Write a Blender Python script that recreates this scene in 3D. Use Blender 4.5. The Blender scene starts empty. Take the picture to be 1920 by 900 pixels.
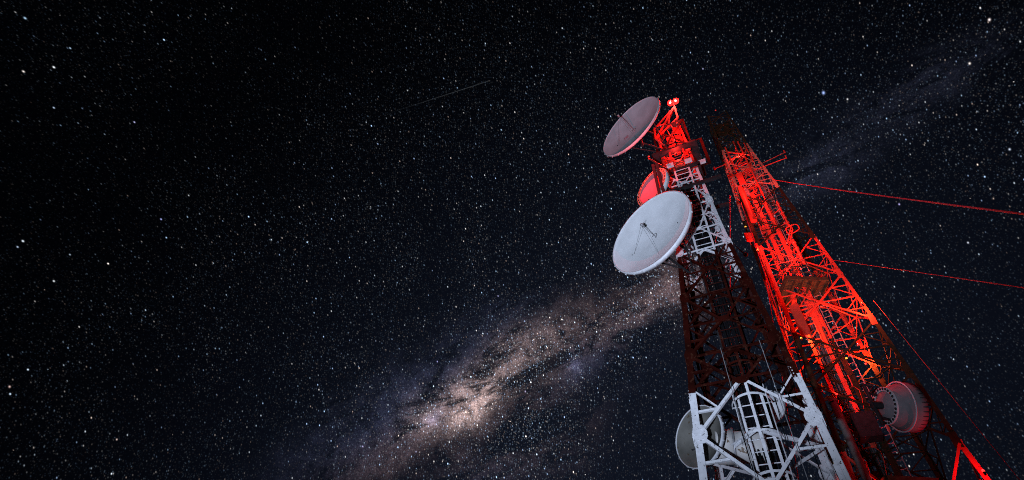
import bpy, math, random
from mathutils import Vector, Matrix
random.seed(7)
scene = bpy.context.scene
COL = scene.collection

# ------------------------------------------------------------------ camera
CAM = Vector((0, 0, 1.6))
# columns: picture right / up / forward, in world axes
RIGHT = Vector((0.99308, -0.08885, 0.07685))
UP = Vector((-0.11747, -0.75112, 0.64963))
FWD = Vector((0.0, 0.65415, 0.75635))
cd = bpy.data.cameras.new('camera'); cam = bpy.data.objects.new('camera', cd); COL.objects.link(cam)
cd.sensor_width = 36; cd.lens = 36 * 1000 / 1920; cd.clip_start = 0.05; cd.clip_end = 20000
m = Matrix((RIGHT, UP, -FWD)).transposed().to_4x4(); m.translation = CAM
cam.matrix_world = m
scene.camera = cam
scene.view_settings.view_transform = 'Standard'; scene.view_settings.look = 'None'
scene.view_settings.exposure = 0; scene.view_settings.gamma = 1
scene.view_settings.use_curve_mapping = False
scene.cycles.use_denoising = False
scene.cycles.pixel_filter_type = 'BLACKMAN_HARRIS'; scene.cycles.filter_width = 1.0
scene.cycles.max_bounces = 5; scene.cycles.diffuse_bounces = 3
scene.cycles.sample_clamp_indirect = 2.0
scene.cycles.caustics_reflective = False; scene.cycles.caustics_refractive = False

def star_dir(px, py):            # a direction on the celestial sphere, read off the star field
    return (RIGHT * (px - 960) + UP * (450 - py) + FWD * 1000).normalized()

# ------------------------------------------------------------------ night sky
world = bpy.data.worlds.new('World'); scene.world = world; world.use_nodes = True
nt = world.node_tree; nt.nodes.clear()
class S:
    """thin wrapper so node maths reads like maths"""
    def __init__(s, sock): s.k = sock
    def _b(s, op, o, rev=False):
        n = nt.nodes.new('ShaderNodeMath'); n.operation = op
        for i, v in enumerate((o, s) if rev else (s, o)):
            if isinstance(v, S): nt.links.new(v.k, n.inputs[i])
            else: n.inputs[i].default_value = v
        return S(n.outputs[0])
    def __add__(s, o): return s._b('ADD', o)
    __radd__ = __add__
    def __sub__(s, o): return s._b('SUBTRACT', o)
    def __rsub__(s, o): return s._b('SUBTRACT', o, True)
    def __mul__(s, o): return s._b('MULTIPLY', o)
    __rmul__ = __mul__
    def __truediv__(s, o): return s._b('DIVIDE', o)
    def __pow__(s, o): return s._b('POWER', o)
    def mx(s, o): return s._b('MAXIMUM', o)
    def mn(s, o): return s._b('MINIMUM', o)
    def f(s, op):
        n = nt.nodes.new('ShaderNodeMath'); n.operation = op; nt.links.new(s.k, n.inputs[0]); return S(n.outputs[0])
    def step(s, a, b):
        n = nt.nodes.new('ShaderNodeMapRange'); n.interpolation_type = 'SMOOTHSTEP'
        nt.links.new(s.k, n.inputs[0]); n.inputs[1].default_value = a; n.inputs[2].default_value = b
        return S(n.outputs[0])
def vm(op, a, b=None, scale=None, out=0):
    n = nt.nodes.new('ShaderNodeVectorMath'); n.operation = op
    for i, v in enumerate((a, b)):
        if v is None: continue
        if isinstance(v, S): nt.links.new(v.k, n.inputs[i])
        else: n.inputs[i].default_value = tuple(v)
    if scale is not None:
        if isinstance(scale, S): nt.links.new(scale.k, n.inputs['Scale'])
        else: n.inputs['Scale'].default_value = scale
    return S(n.outputs[out])
def dot(a, b): return vm('DOT_PRODUCT', a, b, out=1)
def noise(vec, scale, detail=4, rough=.55, lac=2.0, dist=0):
    n = nt.nodes.new('ShaderNodeTexNoise'); n.inputs['Scale'].default_value = scale
    n.inputs['Detail'].default_value = detail; n.inputs['Roughness'].default_value = rough
    n.inputs['Lacunarity'].default_value = lac; n.inputs['Distortion'].default_value = dist
    nt.links.new(vec.k, n.inputs['Vector']); return S(n.outputs[0]), S(n.outputs[1])
tc = nt.nodes.new('ShaderNodeTexCoord')
V = vm('NORMALIZE', S(tc.outputs['Generated']))
# galactic frame: G on the band, E1 along it, E2 towards its upper-left side
G = star_dir(1000, 662)
E1 = (star_dir(1400, 405) - G); E1 = (E1 - G * E1.dot(G)).normalized()
E2 = G.cross(E1).normalized()
if E2.dot(UP) < 0: E2 = -E2
def guw(px, py):
    d = star_dir(px, py); k = d.dot(G); return d.dot(E1) / k, d.dot(E2) / k
kG = dot(V, G).mx(0.02)
front = dot(V, G).step(0.05, 0.25)
u0 = dot(V, E1) / kG; w0 = dot(V, E2) / kG
_, wob = noise(V, 5.0, 5, .6)
sep = nt.nodes.new('ShaderNodeSeparateXYZ'); nt.links.new(wob.k, sep.inputs[0])
u = u0 + (S(sep.outputs[0]) - .5) * .16
w = w0 + (S(sep.outputs[1]) - .5) * .13
def blob(px, py, su, sw, rot=0, amp=1.0, uu=None, ww=None):
    a, b = guw(px, py); c, s = math.cos(math.radians(rot)), math.sin(math.radians(rot))
    du = (uu or u) - a; dw = (ww or w) - b
    x = (du * c + dw * s) * (1 / su); y = (dw * c - du * s) * (1 / sw)
    q = (x * x + y * y) * -1.0
    return q.f('EXPONENT') * amp * front
fb, _ = noise(V, 9.0, 9, .62)                 # cloud texture
fb2, _ = noise(V, 34.0, 9, .72, dist=.4)
cxy = nt.nodes.new('ShaderNodeCombineXYZ'); nt.links.new((u0 * .55 + w0 * .25).k, cxy.inputs[0]); nt.links.new((w0 * 1.5).k, cxy.inputs[1]); cxy.inputs[2].default_value = 3.7
dustn, _ = noise(S(cxy.outputs[0]), 10.5, 11, .68, dist=.9)
clouds = (fb * 1.3 + fb2 * 1.9 - 1.26).mx(0.03) * 3.8
grain, _ = noise(V, 420.0, 2, .8)
clouds = clouds * (grain.step(.25, .8) * 1.3 + .35)
core = blob(905, 735, .065, .036, 8, .11) + blob(935, 700, .12, .045, 0, .050) + blob(893, 772, .042, .016, 14, .17) \
    + blob(812, 785, .045, .035, 0, .055)
warm = blob(1020, 645, .16, .036, -4, .034) + blob(1160, 598, .11, .026, 2, .026) + blob(1010, 795, .09, .06, 0, .034) \
    + blob(1235, 545, .08, .040, 0, .065) + blob(880, 850, .08, .04, 0, .020) + blob(700, 885, .10, .04, 0, .022) + blob(1290, 540, .06, .05, 0, .05) + blob(840, 770, .10, .03, 10, .045)
cool = blob(830, 710, .17, .065, 0, .022) + blob(660, 840, .16, .06, 0, .009) + blob(1072, 682, .020, .012, 50, .045) \
    + blob(818, 785, .018, .012, 0, .09) + blob(1110, 680, .08, .04, 0, .020) + blob(950, 880, .12, .06, 0, .008)
far_band = blob(1580, 285, .26, .05, 0, .0075) + blob(1800, 130, .2, .055, 0, .0045) + blob(1535, 320, .05, .03, 0, .010)
dark = blob(930, 825, .11, .030, -14, .9) + blob(1090, 740, .15, .028, 4, .85) + blob(1180, 645, .12, .025, 0, .6) \
    + blob(1700, 290, .2, .04, 0, .8) + blob(1190, 545, .07, .018, 0, .7) + blob(970, 600, .1, .03, 12, .3) + blob(840, 790, .05, .010, 20, .5)
lane = (1.0 - dark.mn(1.0) * .95) * (1.0 - dustn.step(.49, .60) * .90)
wide = blob(1000, 700, .75, .33, 0, 1, u0, w0)
base = blob(1500, 900, .9, .52, 0, .0044, u0, w0) + blob(900, 900, .8, .34, 0, .0028, u0, w0) + blob(1000, 450, .8, .34, 0, .0014, u0, w0) + .0005
def rgb(s, c): return vm('SCALE', c, None, s)
tint = vm('ADD', rgb(core * clouds * lane, (1.6, 1.10, 1.02)), rgb(warm * clouds * lane, (.92, .58, .60)))
tint = vm('ADD', tint, rgb(cool * clouds * lane, (.55, .62, 1.25)))
tint = vm('ADD', tint, rgb(far_band * clouds * lane, (.58, .64, 1.15)))
tint = vm('ADD', tint, rgb(base, (.62, .86, 1.75)))
# a faint thin streak drawn into the sky high on the left
ma, mb_ = guw(705, 220); mc, md = guw(922, 150); ml = math.hypot(mc - ma, md - mb_); ex, ey = (mc - ma) / ml, (md - mb_) / ml
sx_ = (u0 - ma) * ex + (w0 - mb_) * ey; sy_ = (w0 - mb_) * ex - (u0 - ma) * ey
streak = (sy_ * sy_ * (-1 / (2 * .0005 ** 2))).f('EXPONENT') * sx_.step(0, ml * .8) * (1.0 - sx_.step(ml * .96, ml)) * front * .035
tint = vm('ADD', tint, rgb(streak, (.8, .9, 1.0)))
# --- stars
POLE = (RIGHT * (-2396) + UP * (-790) + FWD * 1000).normalized()
T = vm('NORMALIZE', vm('CROSS_PRODUCT', V, POLE))
mw = (core + warm + cool + far_band)
def stars(scale, sig, power, amp, dens, trail=2.0, off=(0, 0, 0)):
    n = nt.nodes.new('ShaderNodeTexVoronoi'); n.voronoi_dimensions = '3D'; n.feature = 'F1'
    n.inputs['Scale'].default_value = scale
    if any(off):
        vin = vm('ADD', V, off)
    else: vin = V
    nt.links.new(vin.k, n.inputs['Vector'])
    p = S(n.outputs['Position'])
    if any(off): p = vm('SUBTRACT', p, off)
    p = vm('NORMALIZE', p)
    d = vm('SUBTRACT', V, p)
    al = dot(d, T); d2 = dot(d, d) - al * al * (1 - 1 / trail ** 2)
    sc = nt.nodes.new('ShaderNodeSeparateXYZ'); nt.links.new(n.outputs['Color'], sc.inputs[0])
    r, h = S(sc.outputs[0]), S(sc.outputs[1])
    b = (r ** power) * amp
    if dens is not None: b = b * dens
    prof = (d2 * (-1 / (2 * sig * sig))).f('EXPONENT')
    ramp = nt.nodes.new('ShaderNodeValToRGB'); cr = ramp.color_ramp
    cr.elements[0].color = (1, .72, .60, 1); cr.elements[1].color = (.45, .62, 1, 1)
    for pos, c in ((.12, (1, .90, .84, 1)), (.35, (.84, .92, 1, 1)), (.65, (.45, .70, 1, 1))):
        e = cr.elements.new(pos); e.color = c
    nt.links.new(h.k, ramp.inputs[0])
    return vm('SCALE', S(ramp.outputs[0]), None, b * prof)
dens = (1.0 + mw * 14.0).mn(2.4) * (blob(1250, 560, .95, .50, 0, .85, u0, w0) + .15)
patch, _ = noise(V, 3.2, 3, .5, dist=.6)
dens = dens * (patch.step(.36, .64) * .8 + .55)
st = stars(46, .00043, 10.0, 3.0, dens, 1.7)
st = vm('ADD', st, stars(74, .00042, 8.0, 1.2, dens, 1.7, off=(3.1, 1.7, 5.3)))
st = vm('ADD', st, stars(150, .00046, 4.0, .24, dens * (1.0 + mw * 22.0).mn(2.6), 1.5, off=(7.7, 2.2, 1.1)))
st = vm('ADD', st, stars(300, .0005, 3.0, .060, dens * (1.0 + mw * 30.0).mn(3.2), 1.2, off=(1.7, 9.2, 4.1)))
st = vm('ADD', st, stars(12, .0005, 10.0, 3.0, None, 1.4, off=(5.2, 8.8, 2.4)))
# the brighter named stars, where they stand
for px, py, sig, a, c in ((1544, 174, .0024, 1.6, (.38, .52, 1)), (302, 411, .0013, 1.5, (.45, .5, 1)), (47, 34, .0015, 1.2, (.5, .75, 1)),
                          (101, 126, .0014, 1.8, (.9, .95, 1)), (44, 134, .0014, 1.4, (1, .9, .85)), (101, 202, .0012, 1.1, (.6, .75, 1)),
                          (1855, 37, .0017, 1.8, (1, .85, .85)), (1818, 119, .0016, 1.5, (1, .9, .85)), (43, 452, .0014, 1.6, (.8, .9, 1)),
                          (33, 463, .0012, 1.1, (.6, .75, 1)), (1589, 186, .0014, 1.2, (.95, .95, 1)), (1318, 129, .0012, 1.1, (.6, .6, 1)),
                          (820, 678, .0013, 1.3, (.5, .5, 1)), (18, 725, .0014, 1.0, (1, .7, .65)), (680, 837, .0013, 1.2, (.6, .55, 1)),
                          (985, 734, .0016, 1.0, (.75, .65, 1)), (934, 555, .0012, 1.3, (.55, .55, 1)), (1686, 383, .0014, 1.3, (.55, .5, 1)),
                          (101, 527, .0013, 1.3, (.9, .95, 1)), (252, 229, .0012, 1.3, (.6, .6, 1)), (780, 847, .0012, 1.0, (.6, .6, 1)),
                          (1893, 280, .0015, 1.2, (.7, .8, 1)), (1815, 455, .0013, 1.2, (.8, .85, 1)), (219, 824, .0012, 1.0, (1, .75, .7))):
    d = vm('SUBTRACT', V, star_dir(px, py)); al = dot(d, T)
    d2 = dot(d, d) - al * al * .45
    sig *= .44; a *= .8
    st = vm('ADD', st, rgb((d2 * (-1 / (2 * sig * sig))).f('EXPONENT') * a, c))
bg = nt.nodes.new('ShaderNodeBackground'); out = nt.nodes.new('ShaderNodeOutputWorld')
nt.links.new(vm('ADD', tint, st).k, bg.inputs[0]); bg.inputs[1].default_value = 1.0
nt.links.new(bg.outputs[0], out.inputs[0])
try: world.cycles.sampling_method = 'NONE'
except Exception: pass

# ------------------------------------------------------------------ lights on the site
def aim(o, frm, to):
    o.location = frm; o.rotation_euler = (Vector(to) - Vector(frm)).to_track_quat('-Z', 'Y').to_euler()
sun = bpy.data.lights.new('fill_sun', 'SUN'); sun.energy = .02; sun.angle = math.radians(.5); sun.color = (.8, .88, 1)  # weak fill light added from behind the camera
so = bpy.data.objects.new('fill_sun', sun); COL.objects.link(so); aim(so, (-40, -30, 25), (0, 0, 0))
fl = bpy.data.lights.new('site_floodlight', 'SPOT'); fl.energy = 24000; fl.spot_size = math.radians(62); fl.spot_blend = .9
fl.shadow_soft_size = .18; fl.color = (.64, .755, 1.0)
fo = bpy.data.objects.new('site_floodlight', fl); COL.objects.link(fo); aim(fo, (-2.2, 0.2, .9), (6.2, 14.0, 20.5))
RED = (1.0, .022, .016)

# ------------------------------------------------------------------ materials
def mat(name, col, rough=.6, metal=0, chips=None, var=.12, scale=6, chip_scale=22, chip_lo=.60, emit=None, es=1, bump=0):
    mt = bpy.data.materials.new(name); mt.use_nodes = True; t = mt.node_tree
    b = t.nodes['Principled BSDF']; b.inputs['Specular IOR Level'].default_value = .4 if max(col) > .3 else .06; b.inputs['Roughness'].default_value = rough; b.inputs['Metallic'].default_value = metal
    if emit:
        b.inputs['Base Color'].default_value = (*col, 1)
        b.inputs['Emission Color'].default_value = (*emit, 1); b.inputs['Emission Strength'].default_value = es; return mt
    tcn = t.nodes.new('ShaderNodeTexCoord')
    nz = t.nodes.new('ShaderNodeTexNoise'); nz.inputs['Scale'].default_value = scale; nz.inputs['Detail'].default_value = 6
    t.links.new(tcn.outputs['Object'], nz.inputs['Vector'])
    rp = t.nodes.new('ShaderNodeValToRGB'); rp.color_ramp.elements[0].position = .3; rp.color_ramp.elements[1].position = .7
    rp.color_ramp.elements[0].color = (*[c * (1 - var) for c in col], 1); rp.color_ramp.elements[1].color = (*[min(1, c * (1 + var)) for c in col], 1)
    t.links.new(nz.outputs[0], rp.inputs[0]); res = rp.outputs[0]
    if chips:
        n2 = t.nodes.new('ShaderNodeTexNoise'); n2.inputs['Scale'].default_value = chip_scale; n2.inputs['Detail'].default_value = 5
        n2.inputs['Roughness'].default_value = .65
        t.links.new(tcn.outputs['Object'], n2.inputs['Vector'])
        r2 = t.nodes.new('ShaderNodeValToRGB'); r2.color_ramp.elements[0].position = chip_lo; r2.color_ramp.elements[1].position = chip_lo + .03
        r2.color_ramp.elements[0].color = (0, 0, 0, 1); r2.color_ramp.elements[1].color = (1, 1, 1, 1)
        t.links.new(n2.outputs[0], r2.inputs[0])
        mx = t.nodes.new('ShaderNodeMix'); mx.data_type = 'RGBA'
        t.links.new(r2.outputs[0], mx.inputs[0]); t.links.new(res, mx.inputs[6]); mx.inputs[7].default_value = (*chips, 1)
        res = mx.outputs[2]
    t.links.new(res, b.inputs['Base Color'])
    if bump:
        bp = t.nodes.new('ShaderNodeBump'); bp.inputs['Strength'].default_value = bump; bp.inputs['Distance'].default_value = .01
        t.links.new(nz.outputs[0], bp.inputs['Height']); t.links.new(bp.outputs[0], b.inputs['Normal'])
    return mt
M_WHITE = mat('white_tower_paint', (.66, .67, .69), .5, chips=(.045, .035, .03), chip_lo=.61, chip_scale=13, bump=.2)
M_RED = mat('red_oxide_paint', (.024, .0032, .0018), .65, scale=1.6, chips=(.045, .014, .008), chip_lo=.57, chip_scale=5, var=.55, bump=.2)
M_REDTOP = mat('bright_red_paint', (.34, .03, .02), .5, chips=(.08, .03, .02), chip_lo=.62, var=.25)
M_PALE_REDLIT = mat('pale_paint_red_light_tint', (.50, .062, .035), .5, chips=(.08, .03, .02), chip_lo=.63, chip_scale=9)  # pale paint reddened: the red lamp light is put into its colour
M_PALE_MIXLIT = mat('worn_pale_paint_mixed_light_tint', (.55, .30, .20), .5, chips=(.10, .05, .03), chip_lo=.62, chip_scale=9)  # same pale paint, mixed white and red light in its colour, worn chips
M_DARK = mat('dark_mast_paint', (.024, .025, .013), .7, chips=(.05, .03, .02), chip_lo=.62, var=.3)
M_STEEL = mat('weathered_dark_steel', (.030, .028, .030), .6, .3, var=.3)
M_GALV = mat('galvanised_steel', (.34, .34, .35), .5, .5, var=.2)
M_CABLE = mat('black_cable_sheath', (.007, .007, .008), .5)
M_DISH = mat('white_dish_enamel', (.84, .85, .86), .45, chips=(.10, .08, .07), chip_lo=.715, chip_scale=14, var=.09, scale=1.6)
M_DARKDISH = mat('stained_grey_dish', (.13, .125, .11), .7, chips=(.08, .06, .04), chip_lo=.62, chip_scale=4, var=.3, scale=1.8)
M_REDLIT_DISH = mat('white_dish_red_light_tint', (.55, .16, .19), .6, var=.1)  # white dish with the red light falling on it put into the colour
M_DISHG = mat('grey_weathered_dish', (.54, .55, .57), .6, chips=(.2, .15, .1), chip_lo=.68, chip_scale=5, var=.16, scale=1.5)
M_RIM = mat('white_rim_enamel', (.72, .72, .74), .45, chips=(.05, .04, .03), chip_lo=.64, chip_scale=7, var=.08)
M_DECK = mat('brown_deck_plate', (.05, .055, .03), .8, chips=(.05, .03, .02), chip_lo=.55, chip_scale=5, var=.4)
M_PIPE = mat('green_grey_pipe_paint', (.14, .18, .17), .5, chips=(.05, .04, .03), chip_lo=.62, var=.2)
M_WIRE = mat('wire_red_light_tint', (.40, .03, .045), .5)  # red glow of the lamps put into the wire colour
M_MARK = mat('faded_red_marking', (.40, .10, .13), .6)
M_LENS = mat('red_lamp_glass', (.3, .01, .01), .2, emit=(1, .012, .010), es=5)
M_BULB = mat('lamp_filament', (1, .5, .4), .3, emit=(1, .55, .50), es=14)
M_AMBER = mat('amber_lamp_glass', (.5, .3, .05), .2, emit=(1, .5, .06), es=1.6)
M_DIMRED = mat('small_red_lamp_glass', (.3, .01, .01), .2, emit=(1, .05, .04), es=1.5)
M_ROCK = mat('dark_ground_soil', (.06, .05, .04), .9, scale=.6, var=.4, bump=.6)
M_CONC = mat('concrete', (.28, .27, .25), .85, scale=3, var=.2)

# ------------------------------------------------------------------ mesh helpers
class MB:
    def __init__(s): s.v = []; s.f = []; s.mi = []; s.sm = []
    def _add(s, vs, fs, mi=0, smooth=False):
        k = len(s.v); s.v += [tuple(v) for v in vs]
        for f in fs: s.f.append([k + i for i in f]); s.mi.append(mi); s.sm.append(smooth)
    def bar(s, p, q, a, b, ref=(0, 0, 1), mi=0, oa=0, ob=0):
        """box from p to q, a wide along side, b thick along the normal next to ref"""
        p = Vector(p); q = Vector(q); d = q - p
        if d.length < 1e-6: return s
        d.normalize(); n = Vector(ref); n = n - d * n.dot(d)
        if n.length < 1e-4: n = d.orthogonal()
        n.normalize(); e = d.cross(n)
        c0 = e * oa + n * ob
        vs = [P + c0 + e * (x * a / 2) + n * (y * b / 2) for P in (p, q) for x, y in ((-1, -1), (1, -1), (1, 1), (-1, 1))]
        s._add(vs, [(0, 1, 2, 3), (7, 6, 5, 4), (0, 4, 5, 1), (1, 5, 6, 2), (2, 6, 7, 3), (3, 7, 4, 0)], mi); return s
    def angle(s, p, q, wd, th, ref, mi=0, inward=-1):
        """L section: flange in the face plane, second flange standing inwards"""
        s.bar(p, q, wd, th, ref, mi)
        s.bar(p, q, th, wd, ref, mi, oa=-wd / 2 + th / 2, ob=inward * (wd / 2 + th / 2 + .0005)); return s
    def tube(s, pts, r, n=8, mi=0, caps=True):
        pts = [Vector(p) for p in pts]; rings = []; pd = None
        for i, p in enumerate(pts):
            d = (pts[min(i + 1, len(pts) - 1)] - pts[max(i - 1, 0)]).normalized()
            if pd is None: a = d.orthogonal().normalized()
            else: a = (a - d * a.dot(d)).normalized()
            pd = d; b = d.cross(a); rr = r[i] if isinstance(r, (list, tuple)) else r
            rings.append([p + (a * math.cos(2 * math.pi * k / n) + b * math.sin(2 * math.pi * k / n)) * rr for k in range(n)])
        vs = [v for R_ in rings for v in R_]; fs = []
        for i in range(len(pts) - 1):
            for k in range(n): fs.append((i * n + k, i * n + (k + 1) % n, (i + 1) * n + (k + 1) % n, (i + 1) * n + k))
        s._add(vs, fs, mi, True)
        if caps:
            s._add(rings[0], [tuple(range(n))[::-1]], mi); s._add(rings[-1], [tuple(range(n))], mi)
        return s
    def lathe(s, o, ax, prof, n=48, mi=0, smooth=True, a0=0, a1=2 * math.pi, xref=None):
        """prof: list of (radius, distance along ax)"""
        o = Vector(o); ax = Vector(ax).normalized(); a = Vector(xref) if xref else ax.orthogonal(); a = (a - ax * a.dot(ax)).normalized(); b = ax.cross(a)
        full = abs(a1 - a0 - 2 * math.pi) < 1e-6; m_ = n if full else n + 1
        vs = []; fs = []
        for r, t in prof:
            for k in range(m_):
                th = a0 + (a1 - a0) * k / n; vs.append(o + ax * t + (a * math.cos(th) + b * math.sin(th)) * r)
        for i in range(len(prof) - 1):
            for k in range(n): fs.append((i * m_ + k, i * m_ + (k + 1) % m_, (i + 1) * m_ + (k + 1) % m_, (i + 1) * m_ + k))
        s._add(vs, fs, mi, smooth); return s
    def ball(s, c, r, n=10, mi=0, sq=(1, 1, 1)):
        c = Vector(c); vs = []; fs = []; m_ = n // 2
        for i in range(m_ + 1):
            t = math.pi * i / m_
            for k in range(n):
                p = 2 * math.pi * k / n; vs.append(c + Vector((math.sin(t) * math.cos(p) * sq[0], math.sin(t) * math.sin(p) * sq[1], math.cos(t) * sq[2])) * r)
        for i in range(m_):
            for k in range(n): fs.append((i * n + k, (i + 1) * n + k, (i + 1) * n + (k + 1) % n, i * n + (k + 1) % n))
        s._add(vs, fs, mi, True); return s
    def plate(s, pts, nrm, th, mi=0):
        nrm = Vector(nrm).normalized(); k = len(pts); a = [Vector(p) - nrm * th / 2 for p in pts]; b = [Vector(p) + nrm * th / 2 for p in pts]
        s._add(a + b, [tuple(range(k))[::-1], tuple(range(k, 2 * k))] + [(i, (i + 1) % k, k + (i + 1) % k, k + i) for i in range(k)], mi); return s
    def box(s, c, sx, sy, sz, rz=0, mi=0):
        c = Vector(c); d = Vector((0, 0, sz / 2)); return s.bar(c - d, c + d, sx, sy, (-math.sin(rz), math.cos(rz), 0), mi)
    def build(s, name, mats, parent=None):
        if not s.f: return None
        me = bpy.data.meshes.new(name); off = parent_origin(parent)
        me.from_pydata([tuple(Vector(v) - off) for v in s.v], [], s.f); me.update()
        if not isinstance(mats, (list, tuple)): mats = [mats]
        for mm in mats: me.materials.append(mm)
        me.polygons.foreach_set('material_index', s.mi); me.polygons.foreach_set('use_smooth', s.sm)
        o = bpy.data.objects.new(name, me); COL.objects.link(o)
        if parent is not None: o.parent = parent
        return o
def parent_origin(p):
    v = Vector((0, 0, 0))
    while p is not None: v += Vector(p.location); p = p.parent
    return v
def thing(name, loc, label, cat, group=None):
    o = bpy.data.objects.new(name, None); COL.objects.link(o); o.location = loc
    return tag(o, label, cat, group)
def tag(o, label, cat, group=None):
    o['label'] = label; o['category'] = cat
    if group: o['group'] = group
    return o
def at(az, d, h):
    a = math.radians(az); return Vector((d * math.sin(a), d * math.cos(a), h))
def interp(x, xs, ys):
    if x <= xs[0]: return ys[0]
    for i in range(len(xs) - 1):
        if x <= xs[i + 1]: return ys[i] + (ys[i + 1] - ys[i]) * (x - xs[i]) / (xs[i + 1] - xs[i])
    return ys[-1]
Z = Vector((0, 0, 1))

# ------------------------------------------------------------------ ground
g = MB(); n = 80
def gz(x, y):
    d = math.hypot(x - 10, y - 12); return -.02 + max(0, d - 45) * .10 * (math.sin(x * .013) * math.cos(y * .017)) * .5 - max(0, d - 60) * .05
coords = [math.copysign(abs(i / 40) ** 3 * 6000, i) + 8 for i in range(-40, 41)]
g._add([(x, y + 6, gz(x, y)) for y in coords for x in coords], [(j * 81 + i, j * 81 + i + 1, (j + 1) * 81 + i + 1, (j + 1) * 81 + i) for j in range(80) for i in range(80)], 0, True)
go = g.build('ground', M_ROCK); go['kind'] = 'structure'

# ------------------------------------------------------------------ front tower
C1 = Vector((8.883, 15.656, 0)); YAW1 = -.544
def W1(h): return interp(h, [0, 2, 7, 12, 16, 20, 26, 30, 33], [2.38, 2.271, 2.005, 1.739, 1.40, 1.09, .838, .70, .66])
tower = thing('lattice_tower', C1, 'wide red and white lattice tower in front, carrying the big white dishes', 'tower', None)
def axes(yaw, k):
    a = yaw + k * math.pi / 2
    uu = Vector((math.cos(a), math.sin(a), 0)); return uu, Vector((uu.y, -uu.x, 0))   # along the face, outwards
def FP(C, W, yaw, k, s, h, out=0):
    uu, nn = axes(yaw, k); return Vector((C.x, C.y, 0)) + uu * (W(h) * s) + nn * (W(h) + out) + Z * h
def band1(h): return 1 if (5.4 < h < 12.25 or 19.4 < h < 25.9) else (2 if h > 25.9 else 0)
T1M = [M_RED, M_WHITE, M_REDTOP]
nodesC = [5.2, 8.9, 12.4, 15.24, 18.19, 20.95, 24.9, 27.0]
gus = [3.0, 7.0, 10.7, 13.85, 16.8, 19.6, 22.9, 26.0, 27.8]
cuts = sorted([0, 5.4, 12.25, 19.4, 25.9, 30.95] + gus[:-1] + nodesC)
def smul(h): return interp(h, [0, 12, 20, 30], [1.15, .92, .66, .48])
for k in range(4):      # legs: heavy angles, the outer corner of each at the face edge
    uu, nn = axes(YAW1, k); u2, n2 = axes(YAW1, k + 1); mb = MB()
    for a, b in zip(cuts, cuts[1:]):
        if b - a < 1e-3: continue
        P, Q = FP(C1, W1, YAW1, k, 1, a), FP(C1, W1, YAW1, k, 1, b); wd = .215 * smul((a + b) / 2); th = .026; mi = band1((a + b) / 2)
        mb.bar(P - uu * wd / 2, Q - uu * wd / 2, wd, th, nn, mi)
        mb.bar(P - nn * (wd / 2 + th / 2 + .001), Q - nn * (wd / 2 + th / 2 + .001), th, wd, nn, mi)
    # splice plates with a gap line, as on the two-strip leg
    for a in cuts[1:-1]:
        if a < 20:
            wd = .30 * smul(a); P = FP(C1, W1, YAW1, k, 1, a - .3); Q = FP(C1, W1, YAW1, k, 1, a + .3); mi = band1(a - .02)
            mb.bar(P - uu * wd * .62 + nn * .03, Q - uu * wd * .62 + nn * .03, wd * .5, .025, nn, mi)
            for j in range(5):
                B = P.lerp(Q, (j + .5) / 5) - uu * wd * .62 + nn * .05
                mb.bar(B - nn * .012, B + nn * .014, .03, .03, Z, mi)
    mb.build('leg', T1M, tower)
    # stub pad
    f = FP(C1, W1, YAW1, k, 1, 0); MB().box(f + Vector((0, 0, .12)), .9, .9, .5, YAW1).build('footing', M_CONC, tower)
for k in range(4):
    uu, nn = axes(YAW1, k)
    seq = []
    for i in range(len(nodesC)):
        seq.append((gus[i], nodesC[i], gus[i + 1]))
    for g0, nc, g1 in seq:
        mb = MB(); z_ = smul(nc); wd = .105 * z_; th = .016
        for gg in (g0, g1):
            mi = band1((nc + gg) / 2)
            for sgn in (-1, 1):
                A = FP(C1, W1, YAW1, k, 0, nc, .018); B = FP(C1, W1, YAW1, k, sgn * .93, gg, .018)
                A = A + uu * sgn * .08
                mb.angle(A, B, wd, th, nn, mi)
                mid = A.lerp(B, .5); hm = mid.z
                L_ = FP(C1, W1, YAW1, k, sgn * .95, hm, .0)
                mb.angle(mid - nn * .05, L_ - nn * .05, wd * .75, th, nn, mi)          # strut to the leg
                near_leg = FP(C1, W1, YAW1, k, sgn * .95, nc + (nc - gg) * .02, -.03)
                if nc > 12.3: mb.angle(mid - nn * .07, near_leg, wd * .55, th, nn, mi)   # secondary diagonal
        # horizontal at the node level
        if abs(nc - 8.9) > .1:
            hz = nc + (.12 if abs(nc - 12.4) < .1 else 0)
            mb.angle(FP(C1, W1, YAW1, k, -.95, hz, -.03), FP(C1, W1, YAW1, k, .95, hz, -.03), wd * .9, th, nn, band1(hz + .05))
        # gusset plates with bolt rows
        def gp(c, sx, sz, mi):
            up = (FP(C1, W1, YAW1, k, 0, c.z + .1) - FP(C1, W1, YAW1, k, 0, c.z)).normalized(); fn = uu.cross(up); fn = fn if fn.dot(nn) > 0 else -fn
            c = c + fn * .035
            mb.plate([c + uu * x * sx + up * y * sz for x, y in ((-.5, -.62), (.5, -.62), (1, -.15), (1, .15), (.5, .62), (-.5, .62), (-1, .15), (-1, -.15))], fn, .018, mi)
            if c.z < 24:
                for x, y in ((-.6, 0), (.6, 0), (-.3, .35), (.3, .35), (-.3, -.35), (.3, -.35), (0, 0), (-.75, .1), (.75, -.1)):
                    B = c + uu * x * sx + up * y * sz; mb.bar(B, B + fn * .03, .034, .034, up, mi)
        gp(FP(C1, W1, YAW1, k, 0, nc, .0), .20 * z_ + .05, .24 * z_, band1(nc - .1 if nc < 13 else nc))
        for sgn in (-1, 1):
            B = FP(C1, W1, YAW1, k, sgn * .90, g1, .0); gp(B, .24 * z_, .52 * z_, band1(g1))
        mb.build('cross_bracing', T1M, tower)
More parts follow.
